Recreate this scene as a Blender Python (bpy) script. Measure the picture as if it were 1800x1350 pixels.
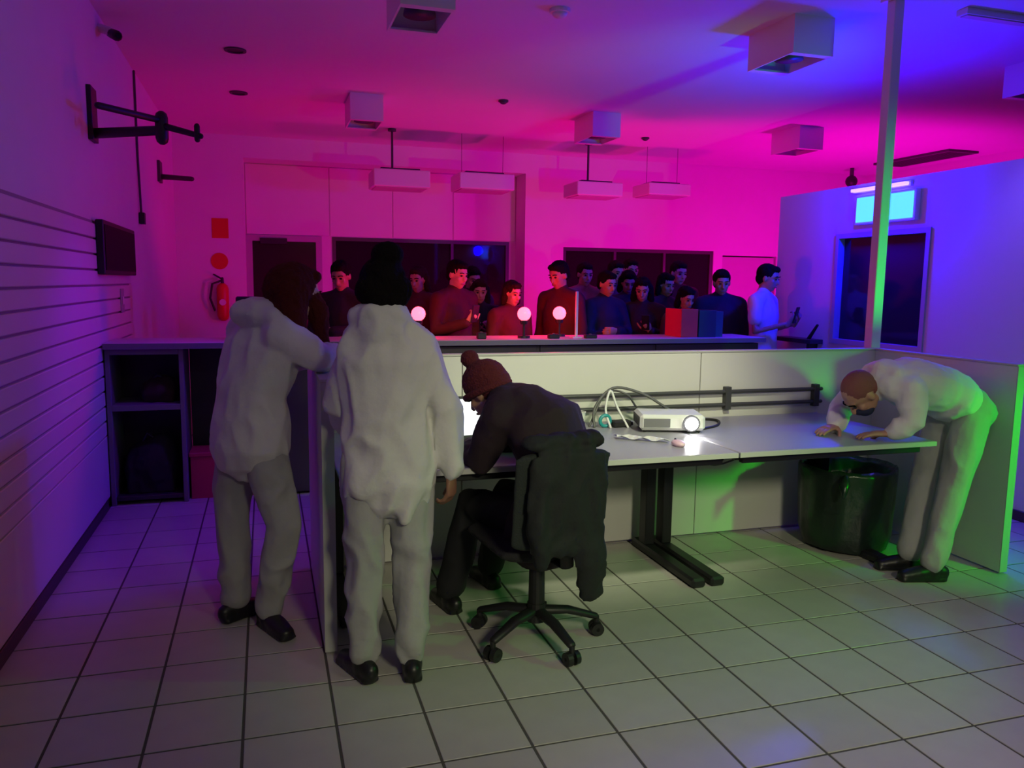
import bpy, bmesh, math, random
import numpy as np
from mathutils import Vector, Matrix, noise

for o in list(bpy.data.objects):
    bpy.data.objects.remove(o, do_unlink=True)
S = bpy.context.scene
COL = S.collection
random.seed(7)

# ------------------------------------------------------------------ camera
YAW, PITCH, ROLL, CAMH, FPX = .30203, .12686, .01321, 1.5392, 1390.0
_f = Vector((math.sin(YAW)*math.cos(PITCH), math.cos(YAW)*math.cos(PITCH), -math.sin(PITCH)))
_r0 = Vector((math.cos(YAW), -math.sin(YAW), 0)); _u0 = _r0.cross(_f)
_r = _r0*math.cos(ROLL)+_u0*math.sin(ROLL); _u = -_r0*math.sin(ROLL)+_u0*math.cos(ROLL)
cd = bpy.data.cameras.new('camera'); cd.sensor_width = 36; cd.lens = FPX/1800*36; cd.clip_start = .05
cam = bpy.data.objects.new('camera', cd); COL.objects.link(cam)
cam.matrix_world = Matrix(((_r.x, _u.x, -_f.x, 0), (_r.y, _u.y, -_f.y, 0), (_r.z, _u.z, -_f.z, CAMH), (0, 0, 0, 1)))
S.camera = cam

# ------------------------------------------------------------------ world, exposure, large lights
w = bpy.data.worlds.new('world'); S.world = w; w.use_nodes = True
w.node_tree.nodes['Background'].inputs[0].default_value = (.25, .22, .35, 1)
w.node_tree.nodes['Background'].inputs[1].default_value = .0
S.view_settings.view_transform = 'Standard'; S.view_settings.look = 'None'
S.view_settings.gamma = 1; S.view_settings.use_curve_mapping = False
S.view_settings.exposure = 0.0

def light(name, kind, loc, color, power, aim=None, size=.1, size_y=None, spot=90, blend=.6):
    l = bpy.data.lights.new(name, kind); l.color = color; l.energy = power
    if kind == 'AREA':
        l.size = size
        if size_y: l.shape = 'RECTANGLE'; l.size_y = size_y
    else:
        l.shadow_soft_size = size
    if kind == 'SPOT':
        l.spot_size = math.radians(spot); l.spot_blend = blend
    o = bpy.data.objects.new(name, l); COL.objects.link(o); o.location = loc
    if aim: o.rotation_euler = (Vector(aim)-Vector(loc)).to_track_quat('-Z', 'Y').to_euler()
    return o
# unseen white lights: a broad frontal one, plus added floor fill and booth spot
light('white_front_fill', 'SPOT', (1.2, -2.2, 3.0), (.97, .93, .62), 420, (1.75, 3.0, .3), .35, spot=42, blend=.9)
light('white_floor_fill', 'AREA', (1.5, .9, 3.3), (1, .97, .74), 8, (1.9, 1.6, 0), .6, .6)
light('white_booth_fill', 'SPOT', (1.9, 1.5, 3.2), (.97, 1, .66), 320, (1.8, 4.2, .9), .12, spot=44, blend=.8)
# unseen green flood on the right, plus two spots added for pole and booth
light('unseen_green_flood', 'SPOT', (4.3, 1.5, 1.25), (.0, 1, .0), 150, (3.74, 3.4, .5), .08, spot=46, blend=.9)
light('unseen_green_flood', 'SPOT', (3.97, 3.25, 1.3), (.0, 1, .0), 42, (3.84, 4.26, 1.8), .03, spot=60, blend=.8)
light('unseen_green_flood', 'SPOT', (4.3, 1.4, 2.3), (.0, 1, .0), 75, (1.7, 3.2, .25), .08, spot=46, blend=.9)
# blue light of the fixture on the right-hand wall, and a blue flood over the passage beside the booth
light('blue_wall_light', 'POINT', (4.6, 5.28, 2.25), (.0, .0, 1), 125, None, .1)
light('blue_flood', 'SPOT', (4.4, 3.9, 2.7), (.12, .06, 1), 24, (4.75, 3.4, .2), .1, spot=120, blend=.8)
light('violet_wall_fill', 'SPOT', (.5, 5.0, 2.6), (.20, .0, 1), 60, (-1.0, 5.3, .2), .1, spot=70, blend=.8)  # added fill light for the lower left wall and floor
# unseen magenta floods placed behind the crowd to wash the back wall and ceiling
for (x, y, z, c, p) in ((1.0, 8.9, .9, (1, 0, .3), 52), (4.0, 8.7, .9, (1, 0, .22), 115), (7.3, 8.3, .9, (1, 0, .66), 230)):
    light('unseen_magenta_flood', 'SPOT', (x, y, z), c, p, (x, 10.2, 3.3), .12, spot=160, blend=.5)

# ------------------------------------------------------------------ materials
MATS = {}
def mat(name, color, rough=.6, metal=0, var=0, scale=8, bump=0, bscale=60, emit=None, estr=0, alpha=None, spec=.5, objvar=0, trans=0):
    if name in MATS: return MATS[name]
    m = bpy.data.materials.new(name); m.use_nodes = True
    nt = m.node_tree; b = nt.nodes['Principled BSDF']
    b.inputs['Base Color'].default_value = (*color, 1); b.inputs['Roughness'].default_value = rough
    b.inputs['Metallic'].default_value = metal; b.inputs['Specular IOR Level'].default_value = spec
    if trans: b.inputs['Transmission Weight'].default_value = trans
    tc = nt.nodes.new('ShaderNodeTexCoord')
    last = None
    if var:
        n = nt.nodes.new('ShaderNodeTexNoise'); n.inputs['Scale'].default_value = scale; n.inputs['Detail'].default_value = 4
        nt.links.new(tc.outputs['Object'], n.inputs['Vector'])
        r = nt.nodes.new('ShaderNodeMapRange'); r.inputs['To Min'].default_value = 1-var; r.inputs['To Max'].default_value = 1+var
        nt.links.new(n.outputs['Fac'], r.inputs['Value'])
        mx = nt.nodes.new('ShaderNodeVectorMath'); mx.operation = 'SCALE'
        mx.inputs[0].default_value = color; nt.links.new(r.outputs['Result'], mx.inputs['Scale'])
        last = mx.outputs[0]
    if objvar:
        oi = nt.nodes.new('ShaderNodeObjectInfo')
        r = nt.nodes.new('ShaderNodeMapRange'); r.inputs['To Min'].default_value = 1-objvar; r.inputs['To Max'].default_value = 1+objvar
        nt.links.new(oi.outputs['Random'], r.inputs['Value'])
        mx = nt.nodes.new('ShaderNodeVectorMath'); mx.operation = 'SCALE'
        if last: nt.links.new(last, mx.inputs[0])
        else: mx.inputs[0].default_value = color
        nt.links.new(r.outputs['Result'], mx.inputs['Scale']); last = mx.outputs[0]
    if last: nt.links.new(last, b.inputs['Base Color'])
    if bump:
        n = nt.nodes.new('ShaderNodeTexNoise'); n.inputs['Scale'].default_value = bscale; n.inputs['Detail'].default_value = 3
        nt.links.new(tc.outputs['Object'], n.inputs['Vector'])
        bp = nt.nodes.new('ShaderNodeBump'); bp.inputs['Strength'].default_value = bump; bp.inputs['Distance'].default_value = .01
        nt.links.new(n.outputs['Fac'], bp.inputs['Height']); nt.links.new(bp.outputs['Normal'], b.inputs['Normal'])
    if emit:
        b.inputs['Emission Color'].default_value = (*emit, 1); b.inputs['Emission Strength'].default_value = estr
    if alpha is not None: b.inputs['Alpha'].default_value = alpha
    MATS[name] = m
    return m
WALL = mat('white_wall_paint', (.72, .71, .70), .75, var=.04, scale=3, bump=.05, bscale=40)
CEIL = mat('white_ceiling_paint', (.72, .72, .72), .85, var=.03, scale=2)
SLAT = mat('white_slatwall', (.66, .65, .64), .5, var=.04, scale=4)
GROOVE = mat('slatwall_groove', (.30, .29, .29), .7)
TILE = mat('beige_floor_tile', (.50, .48, .44), .32, var=.08, scale=9, objvar=.06, bump=.03, bscale=25)
GROUT = mat('dark_grout', (.09, .085, .075), .9, var=.15, scale=20)
LAM = mat('white_laminate', (.66, .65, .62), .45, var=.03, scale=5)
LAMEDGE = mat('grey_edge_trim', (.5, .5, .47), .45)
DESK = mat('pale_grey_desk_laminate', (.33, .32, .36), .3, var=.03, scale=6)
BLACKM = mat('black_powder_coat', (.012, .012, .014), .45)
BLACKP = mat('black_plastic', (.012, .012, .013), .5, bump=.05, bscale=200)
DARKGREY = mat('dark_grey_plastic', (.05, .05, .055), .5)
WHITEP = mat('white_plastic', (.72, .72, .70), .4)
METAL = mat('brushed_metal', (.5, .5, .52), .35, metal=1)
DARKGLASS = mat('dark_glass', (.02, .018, .03), .08)
GLASS = mat('clear_pane', (.03, .03, .03), .03, alpha=.35)
RED = mat('red_enamel', (.62, .015, .012), .4)
FRAME = mat('pale_frame_paint', (.42, .41, .42), .5)
DOORM = mat('pale_door_laminate', (.55, .5, .5), .5, var=.04)
CAB = mat('dark_cabinet_laminate', (.035, .03, .035), .5, var=.1)
CABG = mat('grey_cabinet_edge', (.17, .165, .18), .5)
COUNTER = mat('pale_counter_laminate', (.5, .47, .5), .4, var=.04)
BAGM = mat('dark_green_bin_bag', (.012, .022, .018), .28, bump=.5, bscale=14)
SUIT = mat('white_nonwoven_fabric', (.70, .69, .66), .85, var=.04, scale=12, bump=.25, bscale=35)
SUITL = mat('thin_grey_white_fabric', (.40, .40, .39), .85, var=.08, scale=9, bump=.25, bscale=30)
SHOE = mat('black_leather', (.01, .01, .011), .4)
SKINS = [mat('skin_light', (.55, .34, .25), .5), mat('skin_tan', (.42, .23, .15), .5), mat('skin_brown', (.26, .125, .075), .5)]
HAIRB = mat('black_hair', (.008, .006, .006), .9, spec=.1, bump=.8, bscale=90)
HAIRBR = mat('red_brown_hair', (.085, .014, .011), .9, spec=.1, bump=.8, bscale=80)
HAIRD = mat('dark_brown_hair', (.025, .014, .010), .9, spec=.1, bump=.8, bscale=80)
EYE = mat('dark_eye', (.01, .008, .008), .2)
LIP = mat('lip', (.34, .12, .10), .5)
KNIT = mat('burgundy_knit', (.10, .010, .016), .95, bump=1, bscale=120)
CABLEM = mat('grey_cable', (.10, .10, .10), .5)

# ------------------------------------------------------------------ object helpers
def org(o):
    v = Vector((0, 0, 0))
    while o: v = v+o.location; o = o.parent
    return v
def empty(name, loc, parent=None):
    o = bpy.data.objects.new(name, None); COL.objects.link(o); o.empty_display_size = .1
    if parent: o.parent = parent; o.location = Vector(loc)-org(parent)
    else: o.location = loc
    return o
def tag(o, label=None, cat=None, group=None, kind=None):
    if label: o['label'] = label
    if cat: o['category'] = cat
    if group: o['group'] = group
    if kind: o['kind'] = kind
    return o
def thing(name, label, cat, loc, group=None):
    return tag(empty(name, loc), label, cat, group)
def obj(name, V, F, m, parent=None, loc=None, smooth=False):
    """mesh from world-space vertices; parented to parent, or top-level with origin loc"""
    off = org(parent) if parent else Vector(loc or (0, 0, 0))
    me = bpy.data.meshes.new(name)
    V = np.asarray(V, float)-np.array(off)
    me.from_pydata([tuple(v) for v in V], [], [tuple(int(i) for i in f) for f in F]); me.update()
    if smooth: me.polygons.foreach_set('use_smooth', [True]*len(me.polygons))
    me.materials.append(m)
    o = bpy.data.objects.new(name, me); COL.objects.link(o)
    if parent: o.parent = parent
    else: o.location = off
    return o
def join(parts):
    Vs, Fs, n = [], [], 0
    for V, F in parts:
        Vs.append(np.asarray(V, float)); Fs += [tuple(i+n for i in f) for f in F]; n += len(V)
    return np.vstack(Vs), Fs
def gbox(lo, hi, bev=0.0, rot=0, seg=1):
    lo, hi = np.array(lo, float), np.array(hi, float)
    bm = bmesh.new(); bmesh.ops.create_cube(bm, size=1)
    c = (lo+hi)/2; s = hi-lo
    for v in bm.verts: v.co = Vector((v.co.x*s[0], v.co.y*s[1], v.co.z*s[2]))
    if bev: bmesh.ops.bevel(bm, geom=list(bm.edges), offset=min(bev, .45*min(s)), segments=seg, affect='EDGES', profile=.5)
    if rot: bmesh.ops.rotate(bm, verts=bm.verts, cent=(0, 0, 0), matrix=Matrix.Rotation(rot, 3, 'Z'))
    bm.verts.index_update()
    V = np.array([tuple(v.co) for v in bm.verts])+c
    F = [[v.index for v in f.verts] for f in bm.faces]; bm.free()
    return V, F
def box(name, lo, hi, m, parent=None, bev=.003, rot=0, loc=None):
    V, F = gbox(lo, hi, bev, rot)
    if not parent and loc is None: loc = ((lo[0]+hi[0])/2, (lo[1]+hi[1])/2, lo[2])
    return obj(name, V, F, m, parent, loc)
def perp(t):
    t = np.array(t, float); a = np.array((0, 0, 1.)) if abs(t[2]) < .9*np.linalg.norm(t) else np.array((1., 0, 0))
    u = np.cross(t, a); return u/np.linalg.norm(u)
def tube(pts, rads, seg=10, side=None, cap=True):
    """tube through pts, rads float or (a,b); side = direction of the a axis; rounded ends if cap"""
    P = [np.array(p, float) for p in pts]; n = len(P)
    rads = [r if isinstance(r, (tuple, list)) else (r, r) for r in rads]
    T = []
    for i in range(n):
        t = P[min(i+1, n-1)]-P[max(i-1, 0)]; T.append(t/(np.linalg.norm(t)+1e-12))
    rings = []
    u = perp(T[0]) if side is None else np.array(side, float)
    fr = []
    for i in range(n):
        u = u-T[i]*np.dot(u, T[i]); nu = np.linalg.norm(u)
        u = perp(T[i]) if nu < 1e-6 else u/nu
        fr.append((u.copy(), np.cross(T[i], u)))
    def ring(c, fu, fv, a, b): return [c+fu*a*math.cos(k*2*math.pi/seg)+fv*b*math.sin(k*2*math.pi/seg) for k in range(seg)]
    if cap:
        for th in (70, 35):
            s, c_ = math.sin(math.radians(th)), math.cos(math.radians(th))
            rings.append(ring(P[0]-T[0]*min(rads[0])*s, *fr[0], rads[0][0]*c_, rads[0][1]*c_))
    for i in range(n): rings.append(ring(P[i], *fr[i], *rads[i]))
    if cap:
        for th in (35, 70):
            s, c_ = math.sin(math.radians(th)), math.cos(math.radians(th))
            rings.append(ring(P[-1]+T[-1]*min(rads[-1])*s, *fr[-1], rads[-1][0]*c_, rads[-1][1]*c_))
    V = np.array([v for r in rings for v in r]); F = []
    for i in range(len(rings)-1):
        for k in range(seg):
            a, b = i*seg+k, i*seg+(k+1) % seg
            F.append((a, b, b+seg, a+seg))
    F.append(tuple(range(seg))[::-1]); F.append(tuple(range((len(rings)-1)*seg, len(rings)*seg)))
    return V, F
def ell(c, r, axes=None, nu=12, nv=8):
    """ellipsoid; axes = 3 direction vectors"""
    r = (r, r, r) if not isinstance(r, (tuple, list)) else r
    A = np.array(axes if axes is not None else np.eye(3), float)
    V = []
    for j in range(nv+1):
        ph = math.pi*j/nv
        if j in (0, nv): V.append((0, 0, math.cos(ph))); continue
        for k in range(nu):
            V.append((math.sin(ph)*math.cos(2*math.pi*k/nu), math.sin(ph)*math.sin(2*math.pi*k/nu), math.cos(ph)))
    V = np.array(V)*np.array(r); V = V@A+np.array(c, float)
    F = []
    idx = lambda j, k: 0 if j == 0 else (len(V)-1 if j == nv else 1+(j-1)*nu+k % nu)
    for j in range(nv):
        for k in range(nu):
            q = [idx(j, k), idx(j+1, k), idx(j+1, k+1), idx(j, k+1)]
            q2 = []
            for i in q:
                if i not in q2: q2.append(i)
            F.append(tuple(q2))
    return V, F
def cyl(p0, p1, r0, r1=None, seg=16):
    return tube([p0, p1], [r0, r1 if r1 is not None else r0], seg, cap=False)
def blob(parts, vox, smooth=3, wr=0, wf=8, seed=0, zmin=None):
    """fuse overlapping closed shapes into one continuous surface"""
    V, F = join(parts)
    me = bpy.data.meshes.new('tmp'); me.from_pydata([tuple(v) for v in V], [], F); me.update()
    o = bpy.data.objects.new('tmp', me); COL.objects.link(o)
    r = o.modifiers.new('r', 'REMESH'); r.mode = 'VOXEL'; r.voxel_size = vox
    if smooth:
        s = o.modifiers.new('s', 'SMOOTH'); s.factor = .5; s.iterations = smooth
    ev = o.evaluated_get(bpy.context.evaluated_depsgraph_get()); m2 = ev.to_mesh()
    n = len(m2.vertices); co = np.empty(n*3); m2.vertices.foreach_get('co', co); co = co.reshape(-1, 3)
    no = np.empty(n*3); m2.vertices.foreach_get('normal', no); no = no.reshape(-1, 3)
    F = [tuple(p.vertices) for p in m2.polygons]
    ev.to_mesh_clear(); bpy.data.objects.remove(o); bpy.data.meshes.remove(me)
    if wr:
        for i in range(n):
            p = Vector(co[i])*wf+Vector((seed*7.3, 0, 0))
            q = Vector((p.x*1.6, p.y*1.6, p.z*.7+.9*noise.noise(p*.6)))
            d = 1-abs(noise.noise(q))*2
            co[i] += no[i]*wr*(d-.35)
    if zmin is not None: co[:, 2] = np.maximum(co[:, 2], zmin)
    return co, F
def A(*v): return np.array(v, float)
def unit(v): v = np.array(v, float); return v/np.linalg.norm(v)

# ------------------------------------------------------------------ the setting
LW, RWX, BW, CH = -1.06, 9.4, 10.9, 3.35
TP, TX0, TY0 = .31, 1.7497, 2.0270
floor = tag(box('floor', (LW-.1, -3.2, -.15), (RWX+.1, 16, -.0025), GROUT, bev=0), 'beige square tiled shop floor with dark grout', None, None, 'structure')
bm_t = gbox((-TP/2+.005, -TP/2+.005, -.012), (TP/2-.005, TP/2-.005, 0), .0012)
tile_me = bpy.data.meshes.new('floor_tile'); tile_me.from_pydata([tuple(v) for v in bm_t[0]], [], bm_t[1]); tile_me.materials.append(TILE)
def pj(p):
    d = Vector(p)-Vector((0, 0, CAMH)); z = d.dot(_f)
    return (900+FPX*d.dot(_r)/z, 675-FPX*d.dot(_u)/z, z) if z > .2 else None
cells = []
for i in range(-12, 26):
    for j in range(-18, 30):
        x, y = TX0+(i+.5)*TP, TY0+(j+.5)*TP
        if x < LW-.1 or x > RWX: continue
        q = pj((x, y, 0)); hidden = (y > 6.3) or (y > 4.35 and x > .3 and x < 3.9) or (x > 4.85)
        vis = q and -80 < q[0] < 1880 and q[1] < 1440 and not hidden
        cells.append((q[2] if vis else 1e3+y, x, y))
cells.sort()
for d, x, y in cells[:300]:
    o = bpy.data.objects.new('floor_tile', tile_me); COL.objects.link(o); o.parent = floor; o.location = Vector((x, y, 0))-floor.location
rest = []
for d, x, y in cells[300:]: rest.append((bm_t[0]+A(x, y, 0), bm_t[1]))
V, F = join(rest); tag(obj('floor_tile_field', V, F, TILE, floor), 'remaining beige floor tiles', None, None, 'stuff')

tag(box('ceiling', (LW-.1, -3.2, CH), (RWX+.1, 16, CH+.15), CEIL, bev=0), 'plain white plaster ceiling washed with coloured light', None, None, 'structure')
wl = tag(box('wall_left', (LW-.15, -3.2, 0), (LW, BW+.1, CH), WALL, bev=0), 'white left wall with slatwall panelling on its lower half', None, None, 'structure')
box('groove_backing', (LW, -3.0, .44), (LW+.006, 7.1, 1.905), GROOVE, wl, 0)
sl = gbox((LW, -3.0, 0), (LW+.022, 7.1, .088), .004)
for k in range(14):
    z = 1.796-k*.1005
    obj('slat', sl[0]+A(0, 0, z), sl[1], SLAT, wl)
box('slatwall_base_board', (LW, -3.0, .07), (LW+.022, 7.1, .482), SLAT, wl)
tag(box('baseboard_left', (LW, -3.0, 0), (LW+.028, 5.7, .068), mat('dark_skirting', (.05, .04, .04), .5)), 'dark skirting strip along the slatwall', None, None, 'structure')

# back wall: a wide recess on the left, a shopfront window and a door on the right
RY = 11.35
parts = []
def wb(x0, x1, z0, z1, y0=BW, y1=BW+.12): parts.append(gbox((x0, y0, z0), (x1, y1, z1)))
wb(LW-.1, -.23, 0, CH, BW, RY); wb(-.23, 3.56, 3.08, CH, BW, RY); wb(3.56, 4.15, 0, CH, BW, RY+.1)
wb(4.15, 6.63, 2.07, CH); wb(6.63, 6.79, 0, CH); wb(6.79, 7.77, 2.01, CH); wb(7.77, RWX, 0, CH)
wb(-.23, 3.56, 2.14, 3.2, RY, RY+.1); wb(.76, .9, 0, 2.14, RY, RY+.1); wb(3.46, 3.56, 0, 2.14, RY, RY+.1)
V, F = join(parts)
wback = tag(obj('wall_back', V, F, WALL, None, (3, BW, 0)), 'back wall with a deep recess, shop windows and a door', None, None, 'structure')
for k, (x0, x1) in enumerate(((-.22, .86), (.875, 1.73), (1.745, 2.6), (2.615, 3.55))):
    box('recess_panel', (x0, RY-.015, 2.15), (x1, RY, 3.07), WALL, wback, .004)
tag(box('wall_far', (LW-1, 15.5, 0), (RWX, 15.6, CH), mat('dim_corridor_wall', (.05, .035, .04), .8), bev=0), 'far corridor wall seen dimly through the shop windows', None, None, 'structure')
tag(box('wall_right', (RWX, -3.2, 0), (RWX+.1, 15.6, CH), WALL, bev=0), 'far right wall beyond the low partition wall', None, None, 'structure')
tag(box('wall_rear', (LW-.1, -3.3, 0), (RWX, -3.2, CH), mat('grey_rear_wall', (.2, .2, .2), .8), bev=0), 'wall behind the photographer', None, None, 'structure')

def window(name, label, x0, x1, z0, z1, y, cuts, dark=GLASS):
    r = tag(empty(name, ((x0+x1)/2, y, z0)), label, None, None, 'structure')
    fw = .05
    fr = [gbox((x0, y-.03, z0), (x0+fw, y+.04, z1)), gbox((x1-fw, y-.03, z0), (x1, y+.04, z1)),
          gbox((x0+fw, y-.03, z1-fw), (x1-fw, y+.04, z1)), gbox((x0+fw, y-.03, z0), (x1-fw, y+.04, z0+fw))]
    xs = [x0]+cuts+[x1]
    for c in cuts: fr.append(gbox((c-.02, y-.03, z0+fw), (c+.02, y+.04, z1-fw)))
    V, F = join(fr); obj('window_frame', V, F, mat('dark_window_frame', (.06, .05, .055), .4), r)
    for a, b in zip(xs[:-1], xs[1:]): box('pane', (a+.03, y, z0+.03), (b-.03, y+.008, z1-.03), dark, r, 0)
    return r
window('window_1', 'dark shop window in the recess behind the red-lit crowd', .9, 3.46, 0, 2.14, RY+.02, [1.75, 2.6])
window('window_2', 'dark shop window on the right of the back wall behind the crowd', 4.15, 6.63, 0, 2.07, BW+.05, [4.98, 5.8])
d1 = tag(empty('door_1', (.27, RY, 0)), 'dark glazed door in the left end of the recess', None, None, 'structure')
V, F = join([gbox((-.23, RY-.03, 0), (-.15, RY+.05, 2.14)), gbox((.68, RY-.03, 0), (.76, RY+.05, 2.14)), gbox((-.15, RY-.03, 2.06), (.68, RY+.05, 2.14))])
obj('door_frame', V, F, FRAME, d1); box('door_leaf', (-.15, RY, 0), (.68, RY+.03, 2.06), mat('dark_door_glass', (.03, .015, .018), .15), d1)
box('door_closer', (-.05, RY-.06, 2.02), (.3, RY, 2.1), BLACKP, d1)
obj('door_handle', *tube([(.6, RY-.05, .95), (.6, RY-.05, 1.3)], [.012, .012]), METAL, d1)
d2 = tag(empty('door_2', (7.28, BW, 0)), 'pale flush door beside the right shop window', None, None, 'structure')
box('door_leaf', (6.81, BW+.04, 0), (7.75, BW+.08, 1.99), DOORM, d2); obj('door_handle', *tube([(6.9, BW+.0, 1.02), (7.0, BW+.0, 1.02)], [.012, .012]), METAL, d2)

# low wall on the right with its window
LX = 4.8
parts = [gbox((LX, -.5, 0), (LX+.14, 4.84, 2.4)), gbox((LX, 5.88, 0), (LX+.14, 6.72, 2.4)), gbox((LX, 4.84, 0), (LX+.14, 5.88, 1.05)), gbox((LX, 4.84, 2.0), (LX+.14, 5.88, 2.4))]
V, F = join(parts)
tag(obj('wall_low_right', V, F, WALL, None, (LX, 4, 0)), 'lower partition wall on the right, not reaching the ceiling', None, None, 'structure')
w3 = tag(empty('window_3', (LX, 5.36, 1.05)), 'dark window in the blue-lit right wall', None, None, 'structure')
V, F = join([gbox((LX-.015, 4.84, 1.05), (LX+.1, 4.88, 2.0)), gbox((LX-.015, 5.84, 1.05), (LX+.1, 5.88, 2.0)), gbox((LX-.015, 4.88, 1.05), (LX+.1, 5.84, 1.09)), gbox((LX-.015, 4.88, 1.96), (LX+.1, 5.84, 2.0))])
obj('window_frame', V, F, FRAME, w3); box('pane', (LX+.05, 4.88, 1.09), (LX+.06, 5.84, 1.96), DARKGLASS, w3, 0)
tag(box('baseboard_right', (LX-.015, -.5, 0), (LX, 6.72, .07), mat('dark_skirting', (.05, .04, .04), .5)), 'dark skirting at the foot of the right wall', None, None, 'structure')

# ------------------------------------------------------------------ ceiling fixtures
def box_light(x, y, label, L=.53):
    t = thing('ceiling_spotlight_box', label, 'light fixture', (x, y+L/2, CH-.25), 'boxed ceiling spotlights')
    w_, h, th = .32, .25, .012
    x0, x1, y0, y1, z0, z1 = x-w_/2, x+w_/2, y, y+L, CH-h, CH
    V, F = join([gbox((x0, y0, z0), (x0+th, y1, z1)), gbox((x1-th, y0, z0), (x1, y1, z1)), gbox((x0+th, y0, z0), (x1-th, y0+th, z1)), gbox((x0+th, y1-th, z0), (x1-th, y1, z1)), gbox((x0+th, y0+th, z1-th), (x1-th, y1-th, z1)), gbox((x0+th, y0+th, z0), (x1-th, y0+.06, z0+th)), gbox((x0+th, y1-.06, z0), (x1-th, y1-th, z0+th))])
    obj('housing', V, F, WHITEP, t)
    obj('reflector', *cyl((x, y+L*.5, z1-.03), (x, y+L*.5, z0+.03), .05, .1), DARKGREY, t, smooth=True)
    obj('bulb', *ell((x, y+L*.5, z0+.07), .035), WHITEP, t, smooth=True)
for x, y, lab in ((.93, 4.69, 'white ceiling spotlight box above the standing white suit, nearest the camera on the left'),
                  (3.58, 4.74, 'white ceiling spotlight box beside the tall corner pole, near the blue patch'),
                  (.99, 8.05, 'white ceiling spotlight box far left, above the recess'),
                  (3.51, 8.0, 'white ceiling spotlight box far back, above the right half of the crowd'),
                  (5.98, 7.86, 'ceiling spotlight box far right, in the pink light beyond the low wall'),
                  (6.0, 4.74, 'ceiling spotlight box at the right edge of the photo over the low wall')):
    box_light(x, y, lab)
def hang_light(x0, x1, z0, z1, y, rod, label):
    t = thing('hanging_light_box', label, 'light fixture', ((x0+x1)/2, y, z0), 'hanging light boxes before the back wall')
    box('housing', (x0, y, z0), (x1, y+.5, z1), WHITEP, t, .01)
    box('diffuser', (x0+.03, y+.03, z0-.008), (x1-.03, y+.47, z0), LAMEDGE, t)
    if rod:
        xc = x0+(x1-x0)*.38
        obj('rod', *cyl((xc, y+.25, z1), (xc, y+.25, CH), .014), DARKGREY, t)
        obj('ceiling_rose', *cyl((xc, y+.25, CH-.03), (xc, y+.25, CH), .05), DARKGREY, t)
    else:
        for xx in (x0+.08, x1-.08): obj('wire', *cyl((xx, y+.25, z1), (xx, y+.25, CH), .003, seg=6), DARKGREY, t)
    box('mounting_plate', (x0+.1, y+.12, z1), (x1-.1, y+.38, z1+.03), DARKGREY, t)
hang_light(1.24, 1.91, 2.65, 2.85, 9.5, True, 'hanging white light box on a rod, leftmost of the four')
hang_light(2.27, 2.96, 2.67, 2.86, 9.5, False, 'hanging white light box, second from left, by the recess edge')
hang_light(3.79, 4.42, 2.66, 2.83, 9.5, True, 'hanging white light box on a rod, third from left')
hang_light(4.79, 5.4, 2.71, 2.86, 9.5, False, 'hanging white light box, rightmost of the four')

def detector(name, x, y, r, h, label, cat, m=WHITEP):
    t = thing(name, label, cat, (x, y, CH-h))
    obj('base', *cyl((x, y, CH-h*.4), (x, y, CH), r), m, t, smooth=False)
    obj('dome', *ell((x, y, CH-h*.4), (r*.75, r*.75, h*.6)), m, t, smooth=True)
detector('smoke_detector', 1.92, 5.2, .07, .06, 'round white smoke detector on the ceiling between the two near spotlight boxes', 'smoke detector')
detector('ceiling_sprinkler', 2.32, 7.86, .05, .04, 'small dark ceiling disc in the middle of the magenta ceiling', 'sprinkler', DARKGREY)
detector('ceiling_sprinkler', 4.55, 9.18, .05, .04, 'small dark ceiling disc near the right hanging light boxes', 'sprinkler', DARKGREY)
def downlight(x, y, lab):
    t = thing('recessed_downlight', lab, 'downlight', (x, y, CH-.012), 'recessed downlights along the left wall')
    pts = []
    for k in range(20):
        a = k*2*math.pi/20
        pts.append((math.cos(a), math.sin(a)))
    V = [(x+c*r, y+s*r, z) for r, z in ((.085, CH-.001), (.085, CH-.012), (.062, CH-.012), (.062, CH-.001)) for c, s in pts]
    F = [(i*20+k, i*20+(k+1) % 20, (i+1)*20+(k+1) % 20, (i+1)*20+k) for i in range(3) for k in range(20)]
    obj('trim_ring', V, F, DARKGREY, t)
    obj('lens', *cyl((x, y, CH-.006), (x, y, CH-.001), .062), BLACKP, t)
downlight(-.18, 6.93, 'dark recessed downlight in the ceiling, nearer one above the left wall')
downlight(-.2, 8.45, 'dark recessed downlight in the ceiling, farther one above the left wall')
t = thing('security_camera', 'small dark security camera high in the left wall corner', 'camera', (-1.0, 6.35, 3.2))
obj('mount', *cyl((-1.06, 6.35, 3.26), (-.98, 6.35, 3.24), .03), WHITEP, t); obj('camera_body', *tube([(-.99, 6.38, 3.24), (-.93, 6.25, 3.19)], [.032, .036]), BLACKP, t, smooth=True)
obj('lens', *cyl((-.925, 6.235, 3.185), (-.915, 6.21, 3.18), .02), DARKGLASS, t)
t = thing('security_camera', 'small dark dome camera hanging above the far right wall top', 'camera', (8.6, 10.3, 3.1))
obj('stem', *cyl((8.6, 10.3, 3.2), (8.6, 10.3, CH), .03), DARKGREY, t); obj('dome', *ell((8.6, 10.3, 3.15), (.09, .09, .09)), BLACKP, t, smooth=True)
t = thing('ceiling_vent', 'long dark ceiling vent slot behind the pole in pink light', 'vent', (8.8, 9.1, CH-.03))
V, F = join([gbox((8.55, 8.45, CH-.03), (8.6, 9.8, CH)), gbox((9.0, 8.45, CH-.03), (9.05, 9.8, CH)), gbox((8.6, 8.45, CH-.03), (9.0, 8.5, CH)), gbox((8.6, 9.75, CH-.03), (9.0, 9.8, CH))])
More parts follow.
